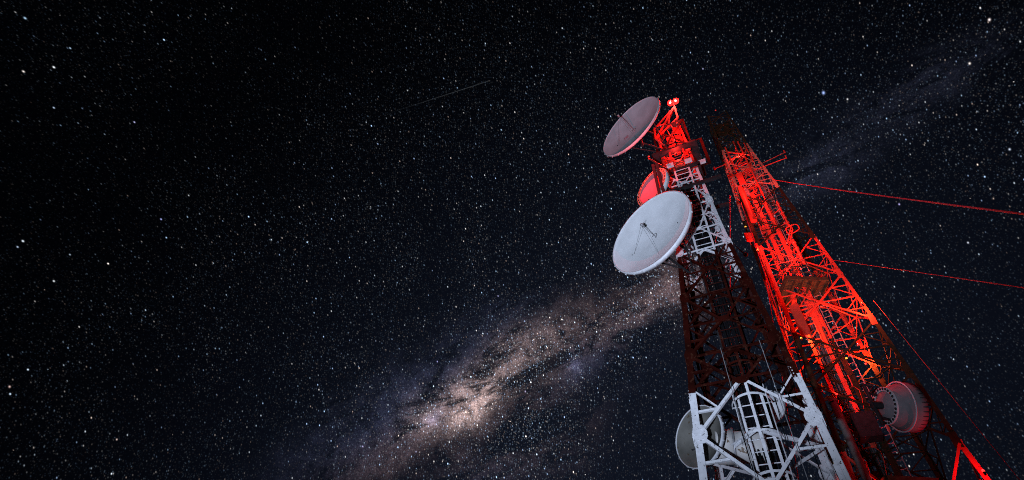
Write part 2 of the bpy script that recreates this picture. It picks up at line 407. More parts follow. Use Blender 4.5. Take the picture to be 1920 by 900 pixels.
# plan bracing inside at gusset levels
for hh in gus[1:-1]:
    mb = MB(); P = [FP(C1, W1, YAW1, k, 0, hh, -.08) for k in range(4)]
    for i in range(4): mb.angle(P[i], P[(i + 1) % 4], .08 * smul(hh) + .02, .012, Z, band1(hh))
    if hh > 12: [mb.angle(FP(C1, W1, YAW1, k, -.93, hh, -.06), FP(C1, W1, YAW1, k, .93, hh, -.06), .07 * smul(hh), .012, Z, band1(hh)) for k in range(4)]
    mb.build('plan_bracing', T1M, tower)
# ladder, with its safety cage on the lower flight
LD = 17.0; lad = MB(); e = Vector((math.cos(math.radians(29.75)), -math.sin(math.radians(29.75)), 0)); back = Vector((math.sin(math.radians(29.75)), math.cos(math.radians(29.75)), 0))
lc = at(29.72, LD, 0)
segs = [0, 5.4, 12.25, 19.4, 25.9, 27.8]
for a, b in zip(segs, segs[1:]):
    mi = band1((a + b) / 2)
    for sgn in (-1, 1): lad.bar(lc + e * sgn * .36 + Z * a, lc + e * sgn * .36 + Z * b, .09, .035, back, mi)
h = .3
while h < 27.7:
    lad.tube([lc - e * .34 + Z * h, lc + e * .34 + Z * h], .020, 6, band1(h)); h += .40
ladder = lad.build('ladder', T1M, tower)
for i in range(10):
    h = 13.15 - i * 1.27
    hb = MB(); prev = None
    for j in range(21):
        a = math.pi * j / 20; p = lc + e * math.cos(a) * .62 - back * math.sin(a) * .72 + Z * h
        if prev is not None: hb.bar(prev, p, .075, .012, (p + prev) / 2 - lc - Z * h, band1(h - .4))
        prev = p
    for sgn in (-1, 1): hb.bar(lc + e * sgn * .62 + Z * h, lc + e * sgn * .36 + Z * h, .05, .012, Z, band1(h - .4))
    hb.build('cage_hoop', T1M, ladder)
for a in (90, 38, 142):
    sb = MB(); a = math.radians(a); o_ = e * math.cos(a) * .62 - back * math.sin(a) * .72
    wdt = .085 if abs(math.cos(a)) < .1 else .03
    for z0, z1 in ((1.4, 5.4), (5.4, 12.3), (12.3, 13.5)):
        sb.bar(lc + o_ * 1.02 + Z * z0, lc + o_ * 1.02 + Z * z1, wdt, .014, o_, band1((z0 + z1) / 2))
    sb.build('cage_strap', T1M, ladder)
# cable bundle up the inside
cb = MB()
for i in range(12):
    o_ = lc + back * (.35 + .12 * (i % 2)) + e * (-.30 + i * .055)
    r = .018 + .012 * ((i * 7) % 3)
    cb.tube([o_ + Z * z + e * .02 * math.sin(z * .9 + i) for z in range(0, 28, 1)], r, 5)
cb.build('cable_bundle', M_CABLE, tower)
tr = MB()
for sgn in (-1, 1): tr.bar(lc + back * .62 + e * sgn * .42 + Z * .5, lc + back * .62 + e * sgn * .42 + Z * 27.8, .11, .05, back, 0)
h = .9
while h < 27.7: tr.bar(lc + back * .60 - e * .42 + Z * h, lc + back * .60 + e * .42 + Z * h, .06, .03, Z, 0); h += .95
tr.build('cable_tray', M_STEEL, tower)
# stray hanging cables around the shaft
for i, (az, d, h0, h1, sw) in enumerate(((33.2, 16.2, 13.0, 4, .35), (32.4, 16.6, 12.5, 5, -.3), (27.9, 16.4, 11, 4, .1), (31.0, 17.8, 24, 10, .25), (28.4, 17.6, 25, 13, -.2))):
    MB().tube([at(az + .8 * math.sin((h0 - z) * sw), d, z) for z in [h0 - (h0 - h1) * j / 14 for j in range(15)]], .014, 5).build('loose_cable', M_CABLE, tower)
for az in (28.1, 32.6):
    MB().tube([at(az, 15.75, 13.4), at(az + .1, 15.7, 3)], .012, 5).build('safety_line', M_GALV, tower)
# platforms
def platform(T_, h, C, half, yaw, mat_, th=.09, hole=.35, rail=None, name='platform', joists=5):
    uu, nn = axes(yaw, 0); c = Vector((C.x, C.y, h)); mb = MB()
    for s0, s1 in ((-1, -hole), (hole, 1)):
        mb.bar(c + uu * half * (s0 + s1) / 2 - nn * half, c + uu * half * (s0 + s1) / 2 + nn * half, half * (s1 - s0), th, Z)
        mb.bar(c + nn * half * (s0 + s1) / 2 - uu * half * (hole - .01), c + nn * half * (s0 + s1) / 2 + uu * half * (hole - .01), half * (s1 - s0), th * .9, Z)
    for i in range(joists):
        s_ = -1 + 2 * i / (joists - 1); mb.bar(c + uu * half * s_ - nn * half - Z * th * 1.3, c + uu * half * s_ + nn * half - Z * th * 1.3, .05, th * 1.4, Z)
    for k in range(4):
        a_, b_ = axes(yaw, k); mb.bar(c + b_ * (half + .03) - a_ * half, c + b_ * (half + .03) + a_ * half, .05, th * 2.2, Z)
    o = mb.build(name, mat_, T_)
    if rail:
        rb = MB()
        for k in range(4):
            a_, b_ = axes(yaw, k)
            for z_ in (rail * .5, rail): rb.tube([c + b_ * half - a_ * half + Z * z_, c + b_ * half + a_ * half + Z * z_], .022, 6)
            for s_ in (-1, -.33, .33): rb.tube([c + b_ * half + a_ * half * s_, c + b_ * half + a_ * half * s_ + Z * rail], .022, 6)
        rb.build('guard_rail', mat_, o)
    return o
platform(tower, 27.85, C1, 1.18, YAW1, M_STEEL, rail=None, hole=.74, joists=2, th=.07)
platform(tower, 30.95, C1, .84, YAW1, M_STEEL, joists=2, hole=.7, th=.07)
uu, nn = axes(YAW1, 0)
for s_ in (-1, 1): MB().bar(C1 + Z * 24.3 + nn * (W1(24.3) * s_ + .1) - uu * .9, C1 + Z * 24.3 + nn * (W1(24.3) * s_ + .1) + uu * 1.75, .14, .16, Z).build('outrigger', M_STEEL, tower)
p3 = MB()

for k in range(4):
    a_, b_ = axes(YAW1, k); p3.bar(C1 + Z * 26.05 + b_ * .95 - a_ * 1.0, C1 + Z * 26.05 + b_ * .95 + a_ * 1.0, .14, .2, Z)
p3.build('ring_beam', M_STEEL, tower)
for az_, d_ in ((28.0, 17.0), (31.2, 17.05), (33.3, 17.4)):
    MB().box(at(az_, d_ - .15, 26.35), .36, .12, .26, YAW1).build('junction_box', M_WHITE, tower)
# lamp room under the top platform: panelled, framed with crossed straps
room = MB(); sides = 10; rr = .80
ring = [Vector((C1.x + rr * math.cos(2 * math.pi * i / sides), C1.y + rr * math.sin(2 * math.pi * i / sides), 0)) for i in range(sides)]
for i in range(sides):
    a, b = ring[i], ring[(i + 1) % sides]; o_ = ((a + b) / 2 - Vector((C1.x, C1.y, 0))).normalized()
    z0, z1 = 28.05, 30.80
    for j in range(3):
        lo_, hi_ = z0 + (z1 - z0) * j / 3, z0 + (z1 - z0) * (j + 1) / 3
        if (i * 5 + j * 3) % 4: room.plate([a.lerp(b, .08) + Z * (lo_ + .08), a.lerp(b, .92) + Z * (lo_ + .08), a.lerp(b, .92) + Z * (hi_ - .06), a.lerp(b, .08) + Z * (hi_ - .06)], o_, .02)
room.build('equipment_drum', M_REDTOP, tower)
fr = MB()
for i in range(4):
    uu_, nn_ = axes(YAW1, i)
    for z0, z1 in ((27.95, 30.9),):
        A = C1 + nn_ * .92; fr.bar(A - uu_ * .9 + Z * z0, A + uu_ * .9 + Z * z1, .10, .02, nn_); fr.bar(A + uu_ * .9 + Z * z0 + nn_ * .025, A - uu_ * .9 + Z * z1 + nn_ * .025, .10, .02, nn_)
        fr.bar(A - uu_ * .92 + Z * z0, A - uu_ * .92 + Z * z1, .10, .1, nn_)
fr.build('drum_frame', M_RED, tower)
# red clutter inside the top red section
cl = MB()
for i in range(26):
    h = random.uniform(26.0, 27.2); a = random.uniform(0, 6.28); r = random.uniform(.1, .7)
    p = C1 + Vector((math.cos(a) * r, math.sin(a) * r, h)); q = p + Vector((random.uniform(-.3, .3), random.uniform(-.3, .3), random.uniform(.2, .9)))
    cl.bar(p, q, random.uniform(.03, .1), .03)
cl.build('waveguide_clutter', M_REDTOP, tower)
bxl = MB(); bxl.box(at(29.3, 17.4, 26.85), .62, .3, .8, YAW1)
for i in range(5): bxl.box(at(29.3, 17.22, 26.57 + i * .15), .56, .05, .05, YAW1)
bxl.build('equipment_box', M_PALE_REDLIT, tower)
# peak: small inclined truss carrying the warning lamps
pk = MB(); T0 = at(31.9, 17.4, 33.3); A1, A2, B1, B2 = at(26.7, 17.0, 29.6), at(26.9, 17.0, 30.75), at(31.8, 17.25, 31.6), at(29.0, 18.3, 32.7)
for p, w_ in ((A1, .10), (A2, .11), (B1, .10), (B2, .08)): pk.bar(p, T0, w_, .05, back)
pk.bar(A1, B1, .10, .05, back); pk.bar(A1, A2, .10, .05, back); pk.bar(A1, B2, .08, .05, back)
for a_, b_, u_, v_ in ((A2, A1, .12, .45), (A2, A1, .75, .45), (A2, B1, .75, .0), (A1, B1, .45, .0)): pk.bar(a_.lerp(T0, u_), b_.lerp(T0, v_) if v_ else b_.lerp(A1, .42), .065, .04, back)
pk.bar(B1, C1 + Z * 31.0, .08, .05); pk.bar(A1, C1 + Z * 29.0, .08, .05); pk.bar(B2, C1 + Z * 30.9, .06, .05)
pk.tube([T0, T0 + Z * .45], .035, 6); pk.bar(T0 + Z * .45 - e * .17, T0 + Z * .45 + e * .17, .04, .04)
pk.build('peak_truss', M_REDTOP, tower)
# side bracket frame on the right of the red section
bk = MB(); q = [at(32.5, 17.9, 26.95), at(34.4, 17.9, 26.9), at(34.4, 17.9, 29.5), at(32.5, 17.9, 29.6)]
for a, b, wd in zip(q, q[1:] + q[:1], (.07, .15, .07, .05)): bk.bar(a, b, wd, wd * .7, back)
bk.build('antenna_bracket', M_RED, tower)

def red_light(p, power, r=.06, col=RED, parent=None):
    l = bpy.data.lights.new('lamp_light', 'POINT'); l.energy = power; l.color = col; l.shadow_soft_size = 0
    o = bpy.data.objects.new('lamp_light', l); COL.objects.link(o)
    off = parent_origin(parent); o.location = Vector(p) - off
    if parent: o.parent = parent
    return o
def lamp(p, power, label, group, glass=None, size=.05, lightoff=Vector((0, 0, .22)), col=RED):
    t = thing('obstruction_light', p, label, 'warning light', group)
    MB().lathe(p, Z, [(0, -.12), (size * .7, -.12), (size * .8, 0), (0, 0)], 12).build('lamp_base', M_STEEL, t)
    MB().ball(Vector(p) + Z * size * .8, size, 12, sq=(1, 1, 1.15)).build('lamp_glass', glass or M_DIMRED, t)
    if power: red_light(Vector(p) + lightoff, power, .05, col, t)
    return t
# the double warning lamp on the peak
lamp(at(31.4, 16.3, 29.3), 300, 'added red fill lamp on the near side of the red drum on the front tower', 'red obstruction lamps')  # lamp added to brighten the drum panels from the near side
bc = thing('beacon_light', T0 + Z * .45, 'pair of glowing red warning lamps on the very top of the front tower', 'warning light')
for sgn in (-1, 1):
    p = T0 + Z * .62 + e * sgn * .17
    MB().ball(p, .19, 18, sq=(1, 1, 1.05)).build('red_lens', M_LENS, bc)
    MB().ball(p + Vector((-.055, -.08, -.125)), .062, 12).build('bulb', M_BULB, bc)
    MB().lathe(p, Z, [(0, -.19), (.03, -.19), (.035, -.14), (0, -.13)], 12).build('lamp_base', M_REDTOP, bc)
red_light(T0 + Z * .75 - back * .5, 900, .08, parent=bc)
red_light(T0 + Z * .75 + e * .6, 900, .08, parent=bc)
lamp(at(29.6, 16.9, 27.35), 130, 'small red lamp in front of the pale equipment box near the front tower top', 'red obstruction lamps')
lamp(at(30.2, 16.75, 29.9), 120, 'small red lamp beside the red drum near the head of the front tower', 'red obstruction lamps')
lamp(at(30.6, 18.2, 28.9), 90, 'small red lamp inside the red drum of the front tower', 'red obstruction lamps')

MB().bar(at(28.2, 17.3, 26.3), at(24.7, 15.6, 25.6), .07, .06).build('lamp_arm', M_REDTOP, tower)
lamp(at(24.7, 15.6, 25.75), 420, 'added red fill lamp on an arm above the slotted red-lit dish of the front tower', 'red obstruction lamps', lightoff=Vector((-1.0, -.5, -.55)))  # added lamp, its light set off from the fitting to redden the dish
# ------------------------------------------------------------------ dishes
def basis(n_):
    n_ = Vector(n_).normalized(); a = n_.cross(Z).normalized(); b = a.cross(n_).normalized(); return n_, a, b   # front, sideways, up in the rim plane
def dish(c, n_, R_, label, hub_to, mface=M_DISH, mrim=M_RIM, shroud=.22, depth=.42, feed=.45, slots=False, group='round dish antennas on the front tower', stay=True, mark=False, mback=None):
    c = Vector(c); n_, a, b = basis(n_)
    t = thing('dish_antenna', c, label, 'dish antenna', group)
    N = 14; prof = [(R_ * .985 * i / N, -depth + depth * (i / N) ** 2) for i in range(N + 1)]
    prof[-1] = (R_ * .985, -.012)
    backp = [(R_ * i / N, -depth - .05 + (depth - .0) * (i / N) ** 2) for i in range(N, -1, -1)]
    mb = MB(); mb.lathe(c, n_, prof, 72); mb.build('reflector', mface, t)
    mb = MB(); mb.lathe(c, n_, [(R_ * .975, -.06 if k else -.06) for k in (0,)] + [(r, d - .03) for r, d in backp], 72); mb.build('back_shell', mback or mface, t)
    mb = MB(); mb.lathe(c, n_, [(R_ * .985, -.01), (R_ * .985, .03), (R_ * 1.010, .03), (R_ * 1.010, -shroud), (R_ * .99, -shroud), (R_ * .99, -.05)], 72)
    for k in range(24):
        th = 2 * math.pi * k / 24; d_ = a * math.cos(th) + b * math.sin(th)
        mb.bar(c + d_ * R_ * 1.02 - n_ * .06, c + d_ * R_ * 1.035 - n_ * .06, .05, .05, n_)
    mb.build('rim', mrim, t)
    if slots:
        MB().lathe(c, n_, [(R_ * .84, .034), (R_ * 1.018, .034), (R_ * 1.018, .026), (R_ * .84, .026), (R_ * .84, .034)], 72, smooth=False).build('front_flange', M_PALE_MIXLIT, t)
        for k in range(28):
            th = 2 * math.pi * k / 28; d_ = a * math.cos(th) + b * math.sin(th); s_ = n_.cross(d_)
            MB().bar(c + n_ * .036 + d_ * R_ * .93 - s_ * R_ * .055, c + n_ * .036 + d_ * R_ * .93 + s_ * R_ * .055, R_ * .07, .012, n_).build('rim_slot', M_STEEL, t)
    # hub drum and pipe mount back to the tower
    mb = MB(); mb.lathe(c, n_, [(0, -depth - .02), (R_ * .24, -depth - .02), (R_ * .24, -depth - .32), (R_ * .16, -depth - .42), (0, -depth - .42)], 24); mb.build('hub', mback or mface, t)
    mb = MB(); hc = c - n_ * (depth + .45)
    mb.tube([hc - Z * R_ * .55, hc + Z * R_ * .55], .07, 8)
    for z_ in (-.4, .4):
        H = Vector(hub_to); H.z = hc.z + z_ * R_; mb.tube([hc + Z * z_ * R_, H], .055, 8)
    mb.tube([c - n_ * depth * .6 + a * R_ * .6 - b * R_ * .15, Vector(hub_to)], .035, 6); mb.tube([c - n_ * depth * .6 - a * R_ * .6 - b * R_ * .15, Vector(hub_to)], .035, 6)
    mb.build('mount', M_STEEL, t)
    if feed:
        mb = MB(); v = c - n_ * depth; hd = c + n_ * feed
        mb.tube([v, v + n_ * .04], .05, 12)
        mb.tube([v, v.lerp(hd, .5) - b * .04, v.lerp(hd, .9) - b * .02, hd, hd + b * .10, hd + b * .12 - n_ * .06], .012, 8)
        # ring collar at the vertex
        for k in range(12):
            a0_, a1_ = 2 * math.pi * k / 12, 2 * math.pi * (k + 1) / 12
            if k < 9: mb.tube([v + n_ * .10 + (a * math.cos(a0_) + b * math.sin(a0_)) * .11, v + n_ * .10 + (a * math.cos(a1_) + b * math.sin(a1_)) * .11], .009, 5)
        f = mb.build('feed_boom', M_GALV, t)
        mb = MB(); mb.lathe(hd, -n_, [(0, -.04), (.04, -.04), (.045, .04), (.07, .12), (.06, .12), (.0, .05)], 14); mb.tube([hd + b * .02 - a * .07, hd + b * .02 + a * .06], .022, 8); mb.build('feed_horn', M_GALV, t)
        if stay:
            mb = MB()
            for sa, sb_, rr_ in ((.12, .62, 1), (-.08, -.72, 1), (.55, -.15, 1)):
                q = (sa * sa + sb_ * sb_); e_ = c + a * sa * R_ + b * sb_ * R_ + n_ * (-depth + depth * q)
                mb.tube([hd, e_], .0045, 5)
            mb.build('stay_wire', M_STEEL, t)
    if mark:
        mb = MB(); 
        for (x, y, w_, h_) in ((0, .10, .26, .02), (0, 0, .26, .02), (0, -.10, .26, .02), (-.12, 0, .02, .22), (0, 0, .02, .22), (.12, 0, .02, .22)):
            x += .62; y += -.02; q = (x * x + y * y) / R_ ** 2; p = c + a * x + b * y + n_ * (-depth + depth * q + .02)
            mb.bar(p - a * w_ / 2, p + a * w_ / 2, h_, .008, n_)
        mb.build('marking', M_MARK, t)
    return t
ND = (-.82, -.565, .04)
dish((5.656, 13.79, 19.12), ND, 2.04, 'largest bright white dish, halfway up the front tower, facing lower left', C1 + Vector((-1.0, -.4, 18.6)), feed=.5, shroud=.17)
dish((5.956, 14.51, 29.49), ND, 2.07, 'dull grey dish at the head of the front tower, beside the red drum', C1 + Vector((-.5, -.3, 28.4)), mface=M_DISHG, mrim=M_DISHG, shroud=.12, feed=1.0, mark=True)
dish((6.58, 14.74, 23.86), (-.908, -.42, 0), 1.04, 'small red-lit dish with a slotted rim, half hidden above the large white dish', C1 + Vector((-.7, -.3, 23.6)), slots=True, shroud=.22, feed=0, mface=M_REDLIT_DISH)
dish((6.84, 15.78, 11.15), (-.9, -.43, 0), 1.02, 'weathered grey dish behind the left leg at the bottom of the front tower', C1 + Vector((-.9, .2, 11.2)), mface=M_DARKDISH, mrim=M_DISHG, shroud=.12, feed=0)
dish(at(31.6, 19.0, 12.9), (.75, .35, .1), .55, 'tiny pale dish seen through the front tower behind its ladder', at(31, 18.0, 13), mface=M_DISHG, mrim=M_DISHG, shroud=.1, feed=0)
for az_ in (25.1, 25.8):
    mb = MB(); mb.bar(at(az_, 15.7, 22.4), at(az_, 15.7, 25.1), .14, .12, back); mb.bar(at(az_, 15.75, 24.8), C1 + Z * 24.8 - e * .8, .08, .08); mb.bar(at(az_, 15.75, 22.8), C1 + Z * 22.8 - e * .9, .08, .08)
    mb.build('standoff_post', M_STEEL, tower)
# horn and shroud behind the lower dish, inside the tower
sh = thing('shrouded_horn', at(26.3, 17.8, 11.0), 'stained white cylindrical horn shroud lying inside the bottom of the front tower', 'antenna')
hx = Vector((.86, -.3, -.08)).normalized(); o_ = at(25.0, 17.6, 10.95)
MB().lathe(o_, hx, [(0, 0), (.52, 0), (.55, .05), (.55, .5), (.50, .52), (.50, .95), (.53, .97), (.53, 1.5), (.46, 1.55), (0, 1.55)], 32).build('shroud', mat('stained_white_shroud', (.55, .53, .50), .6, chips=(.16, .11, .07), chip_lo=.6, chip_scale=3.5, var=.2, scale=2), sh)
MB().lathe(o_, hx, [(.56, .50), (.60, .50), (.60, .56), (.56, .56)], 32).build('clamp_band', M_GALV, sh)
MB().tube([o_ + hx * 1.5, o_ + hx * 1.9 + Z * .2, o_ + hx * 2.0 + Z * .9, o_ + hx * 2.0 + Z * 2.2], .06, 8).build('waveguide', M_GALV, sh)
# ------------------------------------------------------------------ rear mast
C2 = Vector((18.436, 22.255, 0)); YAW2 = -.468
D2 = Vector((C2.x, C2.y, 0)).normalized(); LAT = Vector((D2.y, -D2.x, 0))
H2 = [0, 2, 8, 14, 21.5, 28.8, 34.6, 40.7, 48.4]; V2 = [3.28, 3.135, 2.705, 2.276, 2.0, 1.661, 1.40, 1.06, .85]
def W2(h): return interp(h, H2, V2)
def ctr2(h): return C2 - LAT * (.024 * (h - 20))
def FP2(k, s, h, out=0):
    uu, nn = axes(YAW2, k); return ctr2(h) + uu * (W2(h) * s) + nn * (W2(h) + out) + Z * h
def ar(az, d, h):
    return CAM + (at(az, d, h) - CAM) * 1.03
mast = thing('lattice_mast', C2, 'tall banded lattice mast behind, glowing red from its own lamps', 'tower')
gl2 = [0.2, 7.4, 14.45, 18.0, 21.4, 25.1, 28.9, 32.0, 35.07, 37.3, 39.6, 41.8, 43.5, 45.2, 46.8, 48.3]
def band2(h): return 3 if h > 41.8 else 0 if (h < 7.4 or 14.45 < h < 21.4 or 28.9 < h < 35.07) else (2 if h > 35 else 1)   # 0 dark, 1 pale tinted with red lamp light
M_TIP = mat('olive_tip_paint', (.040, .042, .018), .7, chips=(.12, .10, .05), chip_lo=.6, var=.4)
T2M = [M_DARK, M_PALE_REDLIT, M_PALE_MIXLIT, M_TIP]
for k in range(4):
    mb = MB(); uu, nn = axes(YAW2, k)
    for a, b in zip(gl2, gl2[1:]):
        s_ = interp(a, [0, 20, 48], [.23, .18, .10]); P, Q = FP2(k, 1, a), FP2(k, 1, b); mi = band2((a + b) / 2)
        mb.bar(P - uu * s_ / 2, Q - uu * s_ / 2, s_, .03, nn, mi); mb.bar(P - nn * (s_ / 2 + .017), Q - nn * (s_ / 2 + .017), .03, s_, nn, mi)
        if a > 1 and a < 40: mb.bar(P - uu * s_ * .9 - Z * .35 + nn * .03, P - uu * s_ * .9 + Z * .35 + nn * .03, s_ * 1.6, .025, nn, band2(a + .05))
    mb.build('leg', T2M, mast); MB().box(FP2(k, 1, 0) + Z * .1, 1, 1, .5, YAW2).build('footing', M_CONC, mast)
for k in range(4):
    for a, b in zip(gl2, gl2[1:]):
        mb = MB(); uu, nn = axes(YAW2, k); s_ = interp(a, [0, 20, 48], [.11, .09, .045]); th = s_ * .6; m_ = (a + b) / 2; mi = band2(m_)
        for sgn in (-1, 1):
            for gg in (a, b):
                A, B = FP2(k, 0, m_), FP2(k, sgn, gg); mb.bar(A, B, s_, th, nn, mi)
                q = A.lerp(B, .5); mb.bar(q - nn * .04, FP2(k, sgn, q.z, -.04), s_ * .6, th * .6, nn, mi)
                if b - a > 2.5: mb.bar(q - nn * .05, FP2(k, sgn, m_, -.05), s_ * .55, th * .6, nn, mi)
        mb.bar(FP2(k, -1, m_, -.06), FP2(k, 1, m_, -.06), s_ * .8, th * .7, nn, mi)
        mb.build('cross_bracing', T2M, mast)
for a, b in zip(gl2, gl2[1:]):
    m_ = (a + b) / 2; mb = MB(); mi = band2(m_); P = [FP2(k, 0, m_, -.08) for k in range(4)]
    for jj in range(4): mb.bar(P[jj], P[(jj + 1) % 4], .06, .05, Z, mi)
    mb.build('plan_bracing', T2M, mast)
# coiled feed cable hanging by the left leg
mb = MB(); mb.tube([FP2(3, 1, 40.2 - t_ * .12) - LAT * (.16 + .10 * math.cos(t_ * 1.6)) - D2 * .10 * math.sin(t_ * 1.6) for t_ in range(50)], .028, 5); mb.build('coiled_cable', M_PALE_REDLIT, mast)
# inner shaft: narrow lattice column left of the axis with climbing ladder and waveguides
SC = at(38.75, 28.2, 0); SH = .52
def SP(sx, sy, h): return SC + LAT * SH * sx + D2 * SH * sy + Z * h
shaft = MB(); 
for sx, sy in ((-1, -1), (1, -1), (1, 1), (-1, 1)): [shaft.bar(SP(sx, sy, h0), SP(sx, sy, h1), .11, .11, D2, m__) for h0, h1, m__ in ((0, 21.2, 0), (21.2, 42, 1))]
h = .5; i = 0
cn = [(-1, -1), (1, -1), (1, 1), (-1, 1)]
while h < 40.2:
    for j in range(4):
        a_, b_ = cn[j], cn[(j + 1) % 4]
        shaft.bar(SP(*a_, h), SP(*b_, h), .065, .05, Z, int(h > 21)); 
        if i % 2: shaft.bar(SP(*a_, h), SP(*b_, h + 1.1), .055, .045, Z, int(h > 21))
        else: shaft.bar(SP(*b_, h), SP(*a_, h + 1.1), .055, .045, Z, int(h > 21))
    h += 1.1; i += 1
shaft.build('inner_shaft', [M_DARK, M_PALE_REDLIT], mast)
wg = MB()
for i in range(16):
    ang = random.uniform(0, 6.28); rr = random.uniform(.15, .75); x_, y_ = math.cos(ang) * rr, math.sin(ang) * rr
    h0, h1 = random.choice(((2, 39), (8, 36), (5, 30), (12, 34), (3, 26))); r_ = random.choice((.025, .035, .05, .03))
    pts = [SP(x_ + .06 * math.sin(z * .7 + i), y_ + .05 * math.cos(z * .5 + i * 2), z) for z in range(h0, h1, 1)]
    wg.tube(pts, r_, 6)
wg.build('waveguide_run', mat('grey_waveguide_jacket', (.14, .12, .12), .6, var=.3), mast)
ld = MB()
for sgn in (-1, 1): ld.bar(SP(1.6 + sgn * .35, -.6, 1), SP(1.6 + sgn * .35, -.6, 38), .05, .03, D2)
h = 1.2
while h < 38: ld.bar(SP(1.25, -.6, h), SP(1.95, -.6, h), .03, .03, D2); h += .4
ld.build('ladder', M_GALV, mast)
# brackets, boxes and clamps along the shaft
for i in range(46):
    h = random.uniform(9, 38); mb = MB(); sx = random.choice((-1, 1)); p = SP(sx * random.uniform(.4, 1.3), random.uniform(-1.3, .4), h)
    if i % 3 == 0: mb.box(p, random.uniform(.2, .42), random.uniform(.15, .3), random.uniform(.3, .7), YAW2 + i)
    else:
        q = p + Vector((random.uniform(-.6, .6), random.uniform(-.5, .3), random.uniform(-.3, .5)))
        mb.bar(p, q, .06, .05); mb.bar(q, q + Z * random.uniform(.3, .8), .05, .05)
        mb.tube([q, q + Vector((.15, -.1, -.3)), q + Vector((.05, -.15, -.8)), q + Vector((0, 0, -1.3))], .018, 5)
    mb.build('equipment_box' if i % 3 == 0 else 'cable_bracket', (M_PALE_REDLIT if i % 4 else M_GALV) if h > 20 or i % 3 else M_DARK, mast)
# solid cable trays and duct covers on the near side of the shaft
for x_, y_, w_, h0, h1, m__ in ((-.2, -1.25, .22, 27.5, 35.0, M_PALE_REDLIT), (.75, -1.3, .16, 22.0, 33.5, M_PALE_REDLIT), (-.9, -1.2, .12, 17.0, 30.0, M_PALE_REDLIT), (.35, -1.3, .18, 15.0, 24.0, M_PALE_REDLIT), (1.2, -.9, .22, 9.0, 20.0, M_DARK), (-.3, -1.2, .3, 3.0, 14.0, M_DARK)):
    mb = MB(); mb.bar(SP(x_, y_, h0), SP(x_, y_, h1), w_, .05, D2)
    for e__ in (-1, 1): mb.bar(SP(x_, y_, h0) + LAT * e__ * w_ / 2, SP(x_, y_, h1) + LAT * e__ * w_ / 2, .03, .10, D2)
    z_ = h0 + .4
    while z_ < h1: mb.bar(SP(x_, y_, z_) - LAT * w_ * .8 - D2 * .04, SP(x_, y_, z_) + LAT * w_ * .8 - D2 * .04, .05, .04, D2); z_ += random.uniform(.7, 1.3)
    mb.build('cable_tray', m__, mast)
# struts, stubs and feeder brackets crowding the dark lower shaft
for i in range(60):
    h = random.uniform(7, 21); p = SP(random.uniform(-1.8, 2.2), random.uniform(-2.0, 1.0), h); mb = MB()
    q = p + LAT * random.uniform(-1.1, 1.1) + D2 * random.uniform(-.4, .4) + Z * random.uniform(-.5, 1.2)
    mb.bar(p, q, .06, .05); mb.bar(p.lerp(q, .3), p.lerp(q, .3) + Z * random.uniform(.4, 1.3) + LAT * random.uniform(-.3, .3), .045, .04)
    mb.build('feeder_bracket', M_DARK if i % 5 else M_PALE_REDLIT, mast)
# platforms
platform(mast, 24.7, ar(38.9, 26.7, 0), 1.15, YAW2 + .35, M_DECK, th=.12, hole=.42, joists=6, rail=1.0)
platform(mast, 13.0, ar(39.7, 26.9, 0), 1.1, YAW2 + .35, M_DECK, th=.12, hole=.3, joists=7)
platform(mast, 46.6, ctr2(46.6), .55, YAW2, M_DARK, th=.06, hole=.3, joists=4)
MB().box(ar(39.2, 26.0, 15.2), .9, .6, 1.2, YAW2).build('equipment_cabinet', M_STEEL, mast)
mb = MB(); mb.tube([ar(37.6, 25.4, 1), ar(37.4, 25.5, 16.4)], .17, 16); mb.tube([ar(37.4, 25.5, 16.35), ar(37.4, 25.5, 16.5)], .22, 16); mb.build('vertical_pipe', M_PIPE, mast)

GA = 'antennas on the rear mast'
def rod_antenna(p, h, r, label, arm_to, bumps=0):
    t = thing('rod_antenna', p, label, 'antenna', GA); p = Vector(p)
    mb = MB(); mb.tube([p, p + Z * h], r, 12); mb.ball(p + Z * h, r, 10)
    mb.build('radome', M_PALE_REDLIT, t)
    if bumps:
        mb = MB()
        for i in range(bumps): mb.lathe(p + Z * h * (i + .5) / bumps, Z, [(r, -.06), (r * 1.5, -.04), (r * 1.5, .04), (r, .06)], 12)
        mb.build('collar', M_PALE_REDLIT, t)
    mb = MB()
    for z_ in (.15, .7): mb.bar(p + Z * h * z_, Vector((arm_to[0], arm_to[1], p.z + h * z_)), .05, .05)
    mb.build('mounting_arm', M_PALE_REDLIT, t)
rod_antenna(ar(37.25, 26.3, 30.6), 3.9, .20, 'thick red-lit cylinder antenna on the upper left of the rear mast', SP(-1, -1, 0))
rod_antenna(ar(36.3, 26.2, 24.5), 4.0, .12, 'slim red-lit pipe antenna at the left edge of the rear mast above its deck', SP(-1, -1, 0))
rod_antenna(ar(41.1, 26.6, 29.4), 2.6, .07, 'upper knobbly rod antenna right of the shaft of the rear mast', SP(1, -1, 0), 5)
rod_antenna(ar(40.7, 26.4, 25.7), 2.2, .09, 'lower knobbly rod antenna rising above the deck of the rear mast', SP(1, -1, 0), 4)
rod_antenna(ar(39.2, 26.7, 38.0), 3.0, .04, 'thin red rod antenna left of centre near the top of the rear mast', SP(0, 0, 0))
rod_antenna(ar(40.6, 26.9, 37.6), 2.8, .05, 'thin red rod antenna right of centre near the top of the rear mast', SP(1, 0, 0))
